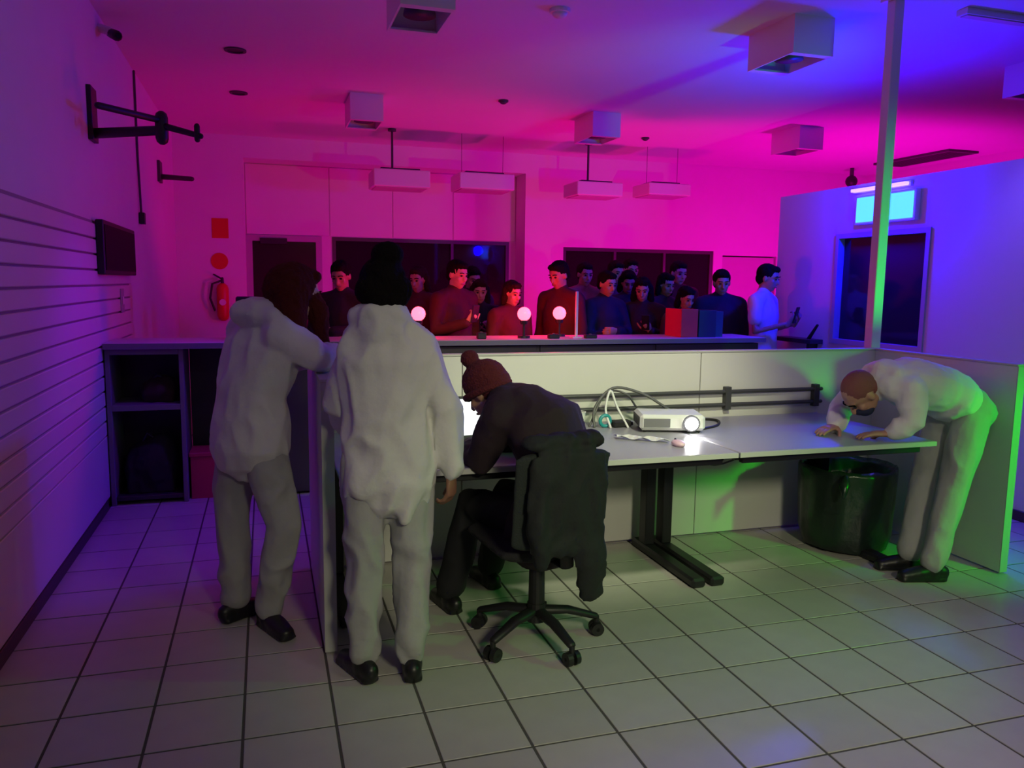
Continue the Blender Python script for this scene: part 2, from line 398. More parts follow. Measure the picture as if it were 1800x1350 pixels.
obj('vent_frame', V, F, DARKGREY, t); box('backing', (8.6, 8.5, CH-.006), (9.0, 9.75, CH-.001), BLACKP, t, 0)
for k in range(8): box('louvre', (8.61+k*.05, 8.5, CH-.028), (8.625+k*.05, 9.75, CH-.008), DARKGREY, t, 0)
t = thing('ceiling_light_strip', 'slim pale linear ceiling light near the top right corner', 'light fixture', (4.6, 4.32, CH-.04))
box('housing', (4.38, 4.27, CH-.04), (4.95, 4.36, CH), WHITEP, t); box('diffuser', (4.4, 4.285, CH-.046), (4.93, 4.345, CH-.04), LAMEDGE, t)

# ------------------------------------------------------------------ left wall things
t = thing('wall_bracket', 'black swivel screen bracket high on the left wall, empty', 'bracket', (LW, 5.9, 2.45))
box('wall_plate', (LW, 5.8, 2.42), (LW+.03, 5.98, 2.76), BLACKM, t)
obj('arm', *tube([(LW+.02, 5.88, 2.47), (-.6, 5.6, 2.47)], [.034, .03], side=(0, 0, 1)), BLACKM, t, smooth=True)
obj('elbow', *tube([(-.6, 5.6, 2.42), (-.6, 5.6, 2.55)], [.04, .04]), BLACKM, t, smooth=True)
obj('forearm', *tube([(-.6, 5.6, 2.53), (-.9, 5.25, 2.53)], [.02, .02]), BLACKM, t, smooth=True)
obj('screen_plate', *tube([(-.6, 5.6, 2.5), (-.36, 5.42, 2.42)], [.022, .018]), BLACKM, t, smooth=True)
obj('tilt_head', *tube([(-.38, 5.43, 2.40), (-.38, 5.43, 2.48)], [.018, .018]), BLACKM, t, smooth=True)
t = thing('wall_bracket', 'smaller screen bracket far down the left wall, tinted pink', 'bracket', (LW, 9.4, 2.57))
box('wall_plate', (LW, 9.3, 2.56), (LW+.03, 9.5, 2.78), DARKGREY, t); obj('arm', *tube([(LW+.02, 9.4, 2.62), (-.72, 9.3, 2.6)], [.03, .025]), DARKGREY, t, smooth=True)
t = thing('wall_screen', 'small black screen mounted flat on the slatwall', 'screen', (LW+.03, 6.4, 1.58))
box('casing', (LW+.022, 5.75, 1.56), (LW+.07, 7.05, 1.915), BLACKP, t, .006); box('panel', (LW+.07, 5.78, 1.59), (LW+.074, 7.02, 1.885), mat('matt_black_screen', (.008, .008, .01), .6, spec=.1), t, 0)
cv = tube([(LW+.012, 7.85, 3.33), (LW+.012, 7.85, 2.6), (LW+.02, 7.86, 2.1)], [.01, .01, .01], 8)
t = thing('hanging_cable', 'dark cable hanging down the left wall from the ceiling with a loose plug', 'cable', (LW+.02, 7.85, 2.0))
obj('cord', *cv, DARKGREY, t, smooth=True); box('plug', (LW+.005, 7.82, 2.02), (LW+.05, 7.9, 2.12), BLACKP, t)
t = thing('light_switch', 'pale switch plate on the slatwall below the screen', 'switch', (LW+.022, 6.6, 1.28))
box('plate', (LW+.022, 6.55, 1.28), (LW+.03, 6.68, 1.46), mat('pale_green_plastic', (.35, .45, .38), .5), t); box('rocker', (LW+.03, 6.59, 1.34), (LW+.036, 6.64, 1.4), WHITEP, t)

# fire signs and extinguisher on the back wall
t = thing('fire_sign', 'square red fire sign above the round one', 'sign', (-.53, BW, 2.06)); box('plate', (-.63, BW-.008, 2.06), (-.43, BW, 2.31), RED, t, .002)
t = thing('fire_sign', 'round red fire sign below the square one', 'sign', (-.55, BW, 1.67)); obj('plate', *cyl((-.55, BW-.008, 1.77), (-.55, BW, 1.77), .105, seg=24), RED, t)
t = thing('fire_extinguisher', 'red fire extinguisher with black hose hung on the back wall', 'fire extinguisher', (-.55, BW-.1, 1.03))
obj('cylinder', *tube([(-.52, BW-.1, 1.08), (-.52, BW-.1, 1.42)], [.075, .075], 14), RED, t, smooth=True)
obj('valve', *tube([(-.52, BW-.1, 1.48), (-.52, BW-.1, 1.55)], [.022, .018]), BLACKP, t)
obj('handle', *tube([(-.52, BW-.1, 1.54), (-.62, BW-.1, 1.6)], [.012, .01]), BLACKP, t)
obj('hose', *tube([(-.54, BW-.1, 1.52), (-.64, BW-.12, 1.48), (-.67, BW-.12, 1.3), (-.62, BW-.12, 1.15)], [.014]*4), BLACKP, t, smooth=True)
obj('gauge_label', *cyl((-.52, BW-.18, 1.25), (-.52, BW-.172, 1.25), .04), WHITEP, t)

# ------------------------------------------------------------------ the booth
PH = 1.15
bt = thing('booth_partition', 'low white U-shaped booth partition around the desks', 'partition', (2, 4.2, 0))
for x0, x1 in ((.2, 1.02), (1.025, 2.50), (2.505, 3.83)):
    p = box('back_panel', (x0, 4.2, .01), (x1, 4.25, PH-.012), LAM, bt, .002)
lp = box('side_panel', (.2, 3.2, .01), (.25, 4.198, PH-.012), LAM, bt, .002)
rp = box('side_panel', (3.78, 3.17, .01), (3.83, 4.198, PH-.012), LAM, bt, .002)
V, F = join([gbox((.195, 4.195, PH-.012), (3.835, 4.255, PH), .002), gbox((.195, 3.195, PH-.012), (.255, 4.194, PH), .002), gbox((3.775, 3.165, PH-.012), (3.835, 4.194, PH), .002)])
obj('top_trim', V, F, LAMEDGE, bt)
V, F = join([gbox((.2, 3.194, .01), (.25, 3.2, PH-.012)), gbox((3.78, 3.164, .01), (3.83, 3.17, PH-.012))]); obj('edge_strip', V, F, LAMEDGE, bt)
for zz in (.9, .82):
    obj('cable_rail', *tube([(1.0, 4.175, zz), (3.36, 4.175, zz)], [.012, .012], 8), DARKGREY, bt)
for xx in (1.1, 2.68, 3.32): box('rail_bracket', (xx-.02, 4.16, .79), (xx+.02, 4.2, .93), DARKGREY, bt)
t = thing('corner_pole', 'tall square pole rising from the booth corner to the ceiling, edge lit green', 'pole', (3.86, 4.3, 0))
box('shaft', (3.80, 4.258, 0), (3.872, 4.33, CH-.02), WHITEP, t, .004); box('ceiling_plate', (3.77, 4.23, CH-.02), (3.9, 4.36, CH), WHITEP, t); box('foot_plate', (3.76, 4.258, 0), (3.91, 4.37, .015), WHITEP, t)

def desk(x0, x1, label, fy=3.21):
    t = thing('desk', label, 'desk', ((x0+x1)/2, 3.7, 0), 'desks inside the booth')
    box('desk_top', (x0, fy, .725), (x1, 4.155, .752), DESK, t, .004)
    box('edge_band', (x0, fy-.004, .727), (x1, fy, .750), LAMEDGE, t, 0)
    for k, xx in enumerate((x0+.05, x1-.05)):
        obj('foot', *join([gbox((xx-.04, 3.42, .0), (xx+.04, 4.14, .05), .012)]), BLACKM, t)
        box('leg', (xx-.03, 3.98, .05), (xx+.03, 4.06, .70), BLACKM, t, .004)
        box('top_arm', (xx-.025, fy+.08, .695), (xx+.025, 4.1, .725), BLACKM, t, .004)
    box('front_beam', (x0+.05, fy+.05, .685), (x1-.05, fy+.085, .725), BLACKM, t, .003)
    box('rear_beam', (x0+.05, 4.02, .63), (x1-.05, 4.05, .7), BLACKM, t, .003)
desk(.27, 2.135, 'pale grey desk on the left, in front of the seated person')
desk(2.145, 3.32, 'pale grey desk on the right, under the bending person')

# laptop
LA = math.radians(-26)
t = thing('laptop', 'open laptop with a bright white screen on the left desk', 'laptop', (.93, 3.62, .752))
c, s = math.cos(LA), math.sin(LA)
def lrot(V, ang, piv):
    V = np.array(V)-np.array(piv); ca, sa = math.cos(ang), math.sin(ang)
    return np.stack([V[:, 0]*ca-V[:, 1]*sa, V[:, 0]*sa+V[:, 1]*ca, V[:, 2]], 1)+np.array(piv)
piv = (.93, 3.62, .752)
def lap(name, lo, hi, m, p, tilt=False, bev=.003):
    V, F = gbox(lo, hi, bev)
    if tilt:
        hz, hy = .768, 3.735; a = math.radians(-14)
        y, z = V[:, 1]-hy, V[:, 2]-hz
        V = np.stack([V[:, 0], hy+y*math.cos(a)-z*math.sin(a), hz+y*math.sin(a)+z*math.cos(a)], 1)
    return obj(name, lrot(V, math.radians(8), piv), F, m, p)
lap('base', (.765, 3.51, .752), (1.095, 3.735, .768), DARKGREY, t)
lap('keyboard', (.785, 3.59, .768), (1.075, 3.715, .771), BLACKP, t); lap('touchpad', (.88, 3.52, .768), (.98, 3.58, .770), CABG, t)
ld = lap('lid', (.765, 3.735, .768), (1.095, 3.745, .985), DARKGREY, t, True)
lap('display', (.782, 3.732, .79), (1.078, 3.735, .97), mat('lit_display', (.8, .8, .8), .4, emit=(.95, .95, 1), estr=1.2), ld, True, 0)

# projector, bright lamp, cables, small things on the desks
t = thing('projector', 'white boxy projector on the desk with a glaring white lens', 'projector', (2.13, 3.8, .752))
PR = math.radians(-17)
def prj(name, lo, hi, m, bev=.006):
    V, F = gbox(lo, hi, bev); return obj(name, lrot(V, PR, (2.1, 3.82, .752)), F, m, t)
prj('body', (1.92, 3.72, .765), (2.27, 3.96, .85), WHITEP, .015)
for a, b in ((1.95, 3.75), (2.24, 3.75), (1.95, 3.93), (2.24, 3.93)): prj('foot', (a-.01, b-.01, .752), (a+.01, b+.01, .766), BLACKP)
for k in range(7): prj('vent_slot', (1.915, 3.75+k*.027, .785), (1.921, 3.765+k*.027, .835), DARKGREY, 0)
prj('side_grille', (1.94, 3.715, .785), (2.08, 3.722, .83), CABG, 0)
lc = lrot([(2.19, 3.715, .81), (2.19, 3.70, .808)], PR, (2.1, 3.82, .752))
lens = obj('lens_ring', *cyl(lc[0], lc[1], .044, .046, 20), DARKGREY, t)
obj('lens', *ell(lc[1], .036), mat('lit_lens', (1, 1, 1), .2, emit=(1, .98, .94), estr=14), lens, smooth=True)
light('projector_beam', 'SPOT', tuple(lc[1]+(lc[1]-lc[0])/np.linalg.norm(lc[1]-lc[0])*.05), (1, .97, .95), 3.2, tuple(lc[1]+A(-.05, -.22, -.13)), .02, spot=80, blend=.7)

def cable(pts, r, label, m=CABLEM, name='cable'):
    P = [Vector(p) for p in pts]; out = []
    for i in range(len(P)-1):
        p0, p1, p2, p3 = P[max(i-1, 0)], P[i], P[i+1], P[min(i+2, len(P)-1)]
        for k in range(6):
            q = k/6
            out.append(.5*((2*p1)+(-p0+p2)*q+(2*p0-5*p1+4*p2-p3)*q*q+(-p0+3*p1-3*p2+p3)*q**3))
    out.append(P[-1])
    return tag(obj(name, *tube([tuple(p) for p in out], [r]*len(out), 8), m, None, tuple(pts[0]), True), label, 'cable')
cable([(1.72, 3.98, .757), (1.74, 4.02, .86), (1.86, 4.05, .96), (2.02, 4.02, .93), (2.14, 3.98, .86), (2.3, 3.98, .76)], .008, 'tallest looped grey cable arching behind the projector')
cable([(1.70, 4.0, .757), (1.82, 4.06, .93), (1.92, 4.0, .93), (2.05, 4.07, .82), (2.3, 4.09, .76)], .006, 'thinner grey cable loop leaning on the partition behind the projector')
cable([(1.80, 3.94, .757), (1.79, 3.99, .85), (1.83, 4.02, .95), (1.86, 3.99, .86), (1.9, 3.93, .757)], .007, 'pale upright cable loop left of the projector', WHITEP)
cable([(2.28, 3.78, .757), (2.42, 3.86, .757), (2.5, 4.0, .76), (2.38, 4.09, .757), (2.25, 4.06, .757)], .008, 'black cable curling on the desk right of the projector', BLACKP)
cable([(2.3, 4.12, .62), (2.6, 4.16, .45), (3.0, 4.16, .58), (3.3, 4.13, .7)], .006, 'thin cable sagging under the right desk')
t = thing('power_brick', 'black power brick among cables left of the projector', 'power adapter', (1.87, 3.98, .752)); box('casing', (1.82, 3.94, .752), (1.93, 4.0, .79), BLACKP, t, .008); box('socket', (1.93, 3.955, .76), (1.945, 3.985, .78), DARKGREY, t)
t = thing('plastic_cup', 'pale plastic cup on the desk beside the seated person', 'cup', (1.63, 4.0, .752))
V, F = tube([(1.63, 4.0, .752), (1.63, 4.0, .84)], [.03, .042], 16, cap=False); obj('cup_wall', V, F[:-1], WHITEP, t, smooth=False); obj('rim', *tube([(1.63+.042*math.cos(a*math.pi/8), 4.0+.042*math.sin(a*math.pi/8), .84) for a in range(17)], [.003]*17, 6), WHITEP, t)
t = thing('tape_roll', 'small teal roll standing on the desk left of the cables', 'tape', (1.78, 3.99, .752))
ring = [(1.78+.03*math.cos(a*math.pi/8), 3.97, .79+.03*math.sin(a*math.pi/8)) for a in range(17)]
obj('tape', *tube(ring, [.010]*17, 8), mat('teal_tape', (.02, .28, .30), .4), t)
t = thing('paper_sheet', 'crumpled white paper strip on the desk front of the projector', 'paper', (1.8, 3.55, .752))
V = []; F = []
for i in range(13):
    for j in range(4):
        V.append((1.70+i*.018+.01*math.sin(j), 3.64-i*.013+j*.02, .757+.008*math.sin(i*1.3+j)+.008))
for i in range(12):
    for j in range(3): a = i*4+j; F.append((a, a+1, a+5, a+4))
o = obj('sheet', V, F, WHITEP, t); md = o.modifiers.new('thick', 'SOLIDIFY'); md.thickness = .002
t = thing('computer_mouse', 'small pale pink mouse near the front edge of the left desk', 'mouse', (1.93, 3.42, .752))
obj('shell', *ell((1.93, 3.42, .765), (.03, .05, .018)), mat('pale_pink_plastic', (.75, .5, .62), .4), t, smooth=True); obj('wheel', *ell((1.93, 3.45, .78), (.004, .01, .006)), DARKGREY, t)

# bin with bag under the right desk
t = thing('waste_bin', 'dark bin with a glossy black-green bag under the right desk', 'bin', (3.3, 3.82, 0))
prof = [(.20, .0), (.225, .03), (.235, .2), (.25, .42), (.255, .46)]
V = []; n = 40
for r, z in prof:
    for k in range(n): a = k*2*math.pi/n; V.append((3.3+r*math.cos(a), 3.82+r*math.sin(a), z))
F = [(i*n+k, i*n+(k+1) % n, (i+1)*n+(k+1) % n, (i+1)*n+k) for i in range(len(prof)-1) for k in range(n)]+[tuple(range(n))[::-1]]
obj('bucket', V, F, BLACKP, t, smooth=True)
prof = [(.235, .02), (.262, .1), (.268, .25), (.272, .40), (.275, .47), (.268, .50), (.24, .47), (.22, .36)]
V = []; n = 72
for i, (r, z) in enumerate(prof):
    for k in range(n):
        a = k*2*math.pi/n; rr = r+.010*noise.noise(Vector((math.cos(a)*5, math.sin(a)*5, z*4)))+.006*noise.noise(Vector((math.cos(a)*16, math.sin(a)*16, z*3)))
        V.append((3.3+rr*math.cos(a), 3.82+rr*math.sin(a), z+.012*noise.noise(Vector((math.cos(a)*4, math.sin(a)*4, i)))))
F = [(i*n+k, i*n+(k+1) % n, (i+1)*n+(k+1) % n, (i+1)*n+k) for i in range(len(prof)-1) for k in range(n)]
obj('bag', V, F, BAGM, t, smooth=True)
obj('tied_corner', *tube([(3.1, 3.6, .47), (3.06, 3.56, .44), (3.05, 3.55, .38)], [.02, .03, .012]), BAGM, t, smooth=True)

# ------------------------------------------------------------------ counter behind the booth
t = thing('shelf_unit', 'dark open shelf unit against the slatwall, under the counter', 'shelf', (-.8, 5.95, 0))
x0, x1, y0, y1 = -1.03, -.545, 5.78, 6.2
box('side_panel', (x0, y0, 0), (x0+.03, y1, 1.07), CABG, t); box('side_panel', (x1-.03, y0, 0), (x1, y1, 1.07), CABG, t)
box('back_board', (x0, y1-.01, 0), (x1, y1, 1.07), CAB, t); box('shelf_board', (x0+.03, y0, .65), (x1-.03, y1-.01, .69), CABG, t); box('shelf_board', (x0+.03, y0+.01, .03), (x1-.03, y1-.01, .06), CAB, t); box('top_rail', (x0+.03, y0, 1.03), (x1-.03, y1-.01, 1.07), CABG, t)
t = thing('service_counter', 'black fronted counter base beside the shelf unit', 'counter', (1.7, 6.0, 0))
box('back_board', (-.54, 6.17, 0), (4.0, 6.2, 1.06), CAB, t)
for xx in (-.03, 1.0, 2.0, 3.0, 3.97): box('upright', (xx, 5.8, 0), (xx+.03, 6.17, 1.06), CAB, t)
for a, b in ((0, 1.0), (1.03, 2.0), (2.03, 3.0), (3.03, 3.97)): box('front_panel', (a, 5.79, .02), (b, 5.81, 1.06), CAB, t)
box('kick_board', (-.54, 6.0, 0), (-.03, 6.02, .08), CAB, t)
t = thing('worktop', 'long pale counter worktop behind the booth', 'worktop', (1.5, 6.0, 1.07))
box('slab', (LW+.03, 5.74, 1.07), (4.03, 6.25, 1.11), COUNTER, t, .004); box('front_edge', (LW+.03, 5.735, 1.072), (4.03, 5.74, 1.108), CABG, t, 0)
def bag(c, r, label, m, seed):
    t = thing('bag', label, 'bag', (c[0], c[1], c[2]))
    P = [ell((c[0], c[1], c[2]+r[2]*.85), r), ell((c[0]+r[0]*.3, c[1], c[2]+r[2]*1.3), (r[0]*.6, r[1]*.7, r[2]*.7)), gbox((c[0]-r[0]*.8, c[1]-r[1]*.8, c[2]), (c[0]+r[0]*.8, c[1]+r[1]*.8, c[2]+r[2]))]
    V, F = blob(P, .015, 4, .012, 9, seed, c[2]); obj('sack', V, F, m, t, smooth=True)
    obj('strap', *tube([(c[0]-r[0]*.4, c[1]-.03, c[2]+r[2]*1.5), (c[0]-r[0]*.1, c[1]-.04, c[2]+r[2]*2.05), (c[0]+r[0]*.3, c[1]-.03, c[2]+r[2]*1.7)], [.012]*3), BLACKM, t, smooth=True)
bag((-.72, 5.98, .69), (.13, .13, .09), 'dark bag lying on the upper shelf', mat('dark_brown_cloth', (.03, .012, .01), .8), 1)
bag((-.79, 5.97, .06), (.19, .15, .2), 'large black bag standing in the bottom of the shelf unit', mat('black_cloth', (.008, .008, .009), .8), 2)
t = thing('storage_box', 'red storage box on the floor beneath the counter', 'box', (-.4, 5.95, 0))
redbox = mat('red_box', (.5, .03, .08), .6)
V, F = join([gbox((-.53, 5.85, 0), (-.51, 6.1, .3)), gbox((-.07, 5.85, 0), (-.05, 6.1, .3)), gbox((-.51, 5.85, 0), (-.07, 5.87, .3)), gbox((-.51, 6.08, 0), (-.07, 6.1, .3)), gbox((-.51, 5.87, 0), (-.07, 6.08, .02))])
obj('body', V, F, redbox, t); box('lid', (-.54, 5.84, .3), (-.04, 6.11, .33), redbox, t, .005)

def red_lamp(x, y, z, label):
    t = thing('red_lamp', label, 'lamp', (x, y, z), 'red lamps on the counter')
    obj('base', *cyl((x, y, z), (x, y, z+.02), .05), BLACKM, t); obj('stem', *cyl((x, y, z+.02), (x, y, z+.12), .01), BLACKM, t)
    obj('collar', *cyl((x, y, z+.11), (x, y, z+.14), .028, .034), BLACKM, t)
    obj('bulb', *ell((x, y, z+.19), .055), mat('lit_red_bulb', (1, .3, .3), .3, emit=(1, .055, .09), estr=7), t, smooth=True)
    light('red_bulb_light', 'POINT', (x, y+.06, z+.23), (1, .0, .01), 10, None, .045)
red_lamp(1.10, 5.93, 1.11, 'glowing red lamp on the counter right of the standing white suit')
red_lamp(1.94, 5.93, 1.11, 'glowing red lamp in the middle of the counter')
red_lamp(2.30, 6.10, 1.11, 'glowing red lamp partly hidden by the upright white post')
t = thing('counter_post', 'thin white upright post on the counter by the red lamp', 'post', (2.37, 5.9, 1.11))
box('foot', (2.33, 5.86, 1.11), (2.41, 5.94, 1.12), WHITEP, t); box('shaft', (2.362, 5.892, 1.12), (2.382, 5.912, 1.48), WHITEP, t)
for (x, y, lx, ly, h, lab) in ((1.58, 5.88, .07, .05, .05, 'small black box on the counter between two red lamps'), (2.16, 5.85, .09, .05, .035, 'small dark device on the counter left of the white post'), (2.47, 5.84, .1, .05, .03, 'small dark device on the counter right of the white post')):
    t = thing('small_device', lab, 'device', (x, y, 1.11)); box('casing', (x-lx/2, y-ly/2, 1.11), (x+lx/2, y+ly/2, 1.11+h), BLACKP, t, .006); box('button', (x-.01, y-.01, 1.11+h), (x+.01, y+.01, 1.116+h), CABG, t)
t = thing('speaker', 'small black speaker on the counter behind the leaning white suit', 'speaker', (-.12, 5.95, 1.11))
box('cabinet', (-.2, 5.88, 1.11), (-.05, 6.02, 1.42), BLACKP, t, .008); obj('cone', *cyl((-.125, 5.878, 1.2), (-.125, 5.872, 1.2), .05, .045), DARKGREY, t); obj('tweeter', *cyl((-.125, 5.878, 1.33), (-.125, 5.872, 1.33), .025), DARKGREY, t)
def binder(x0, x1, y0, y1, z1, m, label):
    t = thing('storage_file', label, 'file box', ((x0+x1)/2, (y0+y1)/2, 1.11))
    box('spine', (x0, y0, 1.11), (x1, y0+.006, z1), m, t, .002); box('cover', (x0, y0+.006, 1.11), (x0+.006, y1, z1), m, t, .002); box('cover', (x1-.006, y0+.006, 1.11), (x1, y1, z1), m, t, .002)
    box('papers', (x0+.008, y0+.01, 1.112), (x1-.008, y1-.01, z1-.015), LAMEDGE, t, .002)
binder(3.29, 3.445, 5.86, 6.14, 1.345, mat('red_card', (.62, .03, .05), .5), 'upright bright red file box on the counter')
binder(3.455, 3.62, 5.86, 6.14, 1.335, mat('dark_teal_card', (.008, .05, .07), .5), 'upright dark teal file box next to the red one')
binder(3.625, 3.71, 5.9, 6.14, 1.325, mat('teal_card', (.012, .10, .12), .5), 'narrow teal file box at the right end of the row')

# blue illuminated box and batten on the right wall
t = thing('illuminated_wall_sign', 'glowing pale cyan light box above the dark window on the right wall', 'light box', (LX-.05, 5.28, 2.07))
box('housing', (LX-.05, 4.97, 2.06), (LX, 5.62, 2.30), WHITEP, t); box('face', (LX-.056, 4.99, 2.08), (LX-.05, 5.60, 2.28), mat('lit_cyan_face', (.1, .5, .8), .3, emit=(.08, .55, 1), estr=1.5), t, 0)
t = thing('batten_light', 'slim glowing white-violet batten on top of the cyan light box', 'light fixture', (LX-.05, 5.36, 2.33))
box('tube', (LX-.06, 5.08, 2.335), (LX-.02, 5.68, 2.36), mat('lit_batten', (.9, .8, 1), .3, emit=(.75, .5, 1), estr=1.1), t); box('backplate', (LX-.02, 5.06, 2.325), (LX, 5.70, 2.37), WHITEP, t)
t = thing('wall_shelf', 'low dark ledge on the blue wall with a lever on it', 'shelf', (LX-.08, 6.2, 1.0)); box('board', (LX-.14, 5.98, 1.03), (LX, 6.5, 1.07), CAB, t)
obj('lever', *tube([(LX-.08, 6.08, 1.07), (LX-.08, 5.97, 1.2)], [.018, .012]), BLACKP, t); box('bracket', (LX-.1, 6.05, .97), (LX, 6.08, 1.03), CAB, t)

# ------------------------------------------------------------------ office chair
CX, CY = 1.09, 3.1
t = thing('office_chair', 'black swivel office chair on a five-star castor base under the seated person', 'chair', (CX, CY, 0))
fd = unit((-.12, .99, 0)); sd = A(fd[1], -fd[0], 0)
for k in range(5):
    a = math.radians(-63+72*k-14); d = A(math.cos(a), math.sin(a), 0)
    c = A(CX, CY, 0)
    lg = obj('base_leg', *tube([c+A(0, 0, .135), c+d*.14+A(0, 0, .125), c+d*.27+A(0, 0, .085)], [(.03, .022), (.026, .018), (.02, .014)], 10, side=A(-d[1], d[0], 0)), BLACKP, t, smooth=True)
    e = c+d*.275; sdv = A(-d[1], d[0], 0)
    V, F = join([cyl(e+sdv*.008+A(0, 0, .03), e+sdv*.03+A(0, 0, .03), .03, .028), cyl(e-sdv*.03+A(0, 0, .03), e-sdv*.008+A(0, 0, .03), .028, .03), cyl(e+A(0, 0, .04), e+A(0, 0, .085), .012), cyl(e-sdv*.03+A(0, 0, .03), e+sdv*.03+A(0, 0, .03), .008)])
    obj('castor', V, F, BLACKP, lg)
obj('hub', *cyl((CX, CY, .09), (CX, CY, .17), .045, .04), BLACKP, t)
obj('gas_column', *join([cyl((CX, CY, .15), (CX, CY, .34), .036, .034), cyl((CX, CY, .32), (CX, CY, .42), .022)]), BLACKP, t)
C0 = A(CX, CY, 0)
def slab(cen, ax, ay, az, sx, sy, sz, vox=.012, extra=()):
    P = [tube([cen-ay*sy*.75, cen+ay*sy*.75], [(sx, sz), (sx, sz)], 20, side=ax)]+list(extra)
    return blob(P, vox, 4)
V, F = slab(C0+fd*.03+A(0, 0, .455), sd, fd, A(0, 0, 1), .245, .26, .045); obj('seat', V, F, mat('black_seat_fabric', (.016, .016, .018), .9, bump=.3, bscale=150), t, smooth=True)
bc = C0-fd*.27-sd*.035+A(0, 0, .70); up = unit(A(0, 0, 1)-fd*.12)
V, F = slab(bc, sd, up, fd, .21, .24, .03); obj('backrest', V, F, mat('dark_green_black_mesh', (.02, .028, .024), .85, bump=.3, bscale=150), t, smooth=True)
obj('back_bar', *tube([C0-fd*.10+A(0, 0, .41), C0-fd*.27+A(0, 0, .42), bc-fd*.04], [(.03, .012)]*3, 10, side=sd), BLACKP, t, smooth=True)
obj('mechanism', *gbox((CX-.09, CY-.09, .385), (CX+.09, CY+.09, .42), .01, .4), BLACKP, t); obj('lever', *tube([C0+A(0, 0, .4), C0+sd*.26+A(0, 0, .4)], [.007, .007]), BLACKP, t)

# ------------------------------------------------------------------ people
def hand(wr, d, n, sgn, curl=.35, s=1.0, spread=.08):
    """palm + 4 fingers + thumb; d wrist->fingers, n palm normal (side the fingers curl to), sgn +1 thumb on the side cross(d,n)"""
    d = unit(d); n = np.array(n, float); n = unit(n-d*np.dot(n, d)); sx = np.cross(d, n)*sgn
    wr = np.array(wr, float); P = []
    P.append(tube([wr-d*.03*s, wr+d*.015*s, wr+d*.06*s, wr+d*.088*s], [(.026*s, .020*s), (.030*s, .018*s), (.040*s, .016*s), (.039*s, .013*s)], 12, side=sx))
    for k, (off, ln) in enumerate(((.030, .070), (.010, .078), (-.010, .072), (-.029, .056))):
        b = wr+d*.088*s+sx*off*s; a = 0; dirv = unit(d+sx*off*spread*25*.1); pts = [b-d*.012*s]
        for q, fr in enumerate((.45, .32, .23)):
            a += curl*(1.0+.25*q)*(1+.1*k)
            dv = dirv*math.cos(a)+n*math.sin(a); pts.append(pts[-1]+dv*(ln*fr+(.012 if q == 0 else 0))*s)
        P.append(tube(pts, [.0092*s, .0088*s, .008*s, .007*s], 8))
    tb = wr+d*.025*s+sx*.022*s
    P.append(tube([tb, tb+(d*.5+sx*.75+n*.35)*.04*s, tb+(d*.75+sx*.75+n*.6)*.062*s, tb+(d*1.1+sx*.62+n*.8)*.078*s], [.013*s, .0115*s, .010*s, .008*s], 8))
    return P
def head_parts(c, f, u, s=1.0):
    f = unit(f); u = np.array(u, float); u = unit(u-f*np.dot(u, f)); r = np.cross(f, u); ax = [r, f, u]; c = np.array(c, float)
    L = lambda a, b, z: c+(r*a+f*b+u*z)*s
    P = [ell(L(0, -.012, .025), (.075*s, .095*s, .088*s), ax, 16, 12), ell(L(0, .02, -.045), (.058*s, .068*s, .070*s), ax, 14, 10), ell(L(0, .045, -.092), (.030*s, .030*s, .024*s), ax),
         tube([L(0, .078, .012), L(0, .098, -.022), L(0, .100, -.032)], [.008*s, .012*s, .014*s], 8), ell(L(0, .070, .024), (.050*s, .020*s, .014*s), ax),
         ell(L(0, .074, -.066), (.024*s, .014*s, .011*s), ax), ell(L(.038, .055, -.025), (.022*s, .022*s, .02*s), ax), ell(L(-.038, .055, -.025), (.022*s, .022*s, .02*s), ax)]
    for q in (-1, 1): P.append(ell(L(.075*q, -.008, -.008), (.012*s, .020*s, .032*s), ax))
    return P, L, ax
def face_parts(L, ax, s, root, hairm):
    for q in (-1, 1):
        obj('eye', *ell(L(.030*q, .080, .004), (.012*s, .008*s, .008*s), ax), EYE, root, smooth=True)
        obj('eyebrow', *tube([L(.014*q, .090, .026), L(.032*q, .088, .031), L(.048*q, .077, .026)], [.004*s]*3, 6), hairm, root)
    obj('mouth', *tube([L(-.022, .083, -.066), L(0, .089, -.067), L(.022, .083, -.066)], [.005*s, .0065*s, .005*s], 6), LIP, root, smooth=True)
def shoe(an, d, root, m=SHOE, s=1.0):
    d = unit((d[0], d[1], 0)); sx = A(d[1], -d[0], 0); b = A(an[0], an[1], 0)
    P = [tube([b-d*.055*s+A(0, 0, .045), b+A(0, 0, .05), b+d*.08*s+A(0, 0, .042), b+d*.16*s+A(0, 0, .032)], [(.034*s, .042), (.037*s, .046), (.043*s, .038), (.036*s, .026)], 12, side=sx),
         tube([b+A(0, 0, .04), b+A(0, 0, .10)], [.042*s, .040*s], 12),
         tube([b-d*.06*s+A(0, 0, .012), b+d*.17*s+A(0, 0, .012)], [(.040*s, .014), (.043*s, .014)], 12, side=sx)]
    V, F = blob(P, .009, 2, zmin=.001); return obj('shoe', V, F, m, root, smooth=True)
def lerp(a, b, t): return np.array(a, float)*(1-t)+np.array(b, float)*t

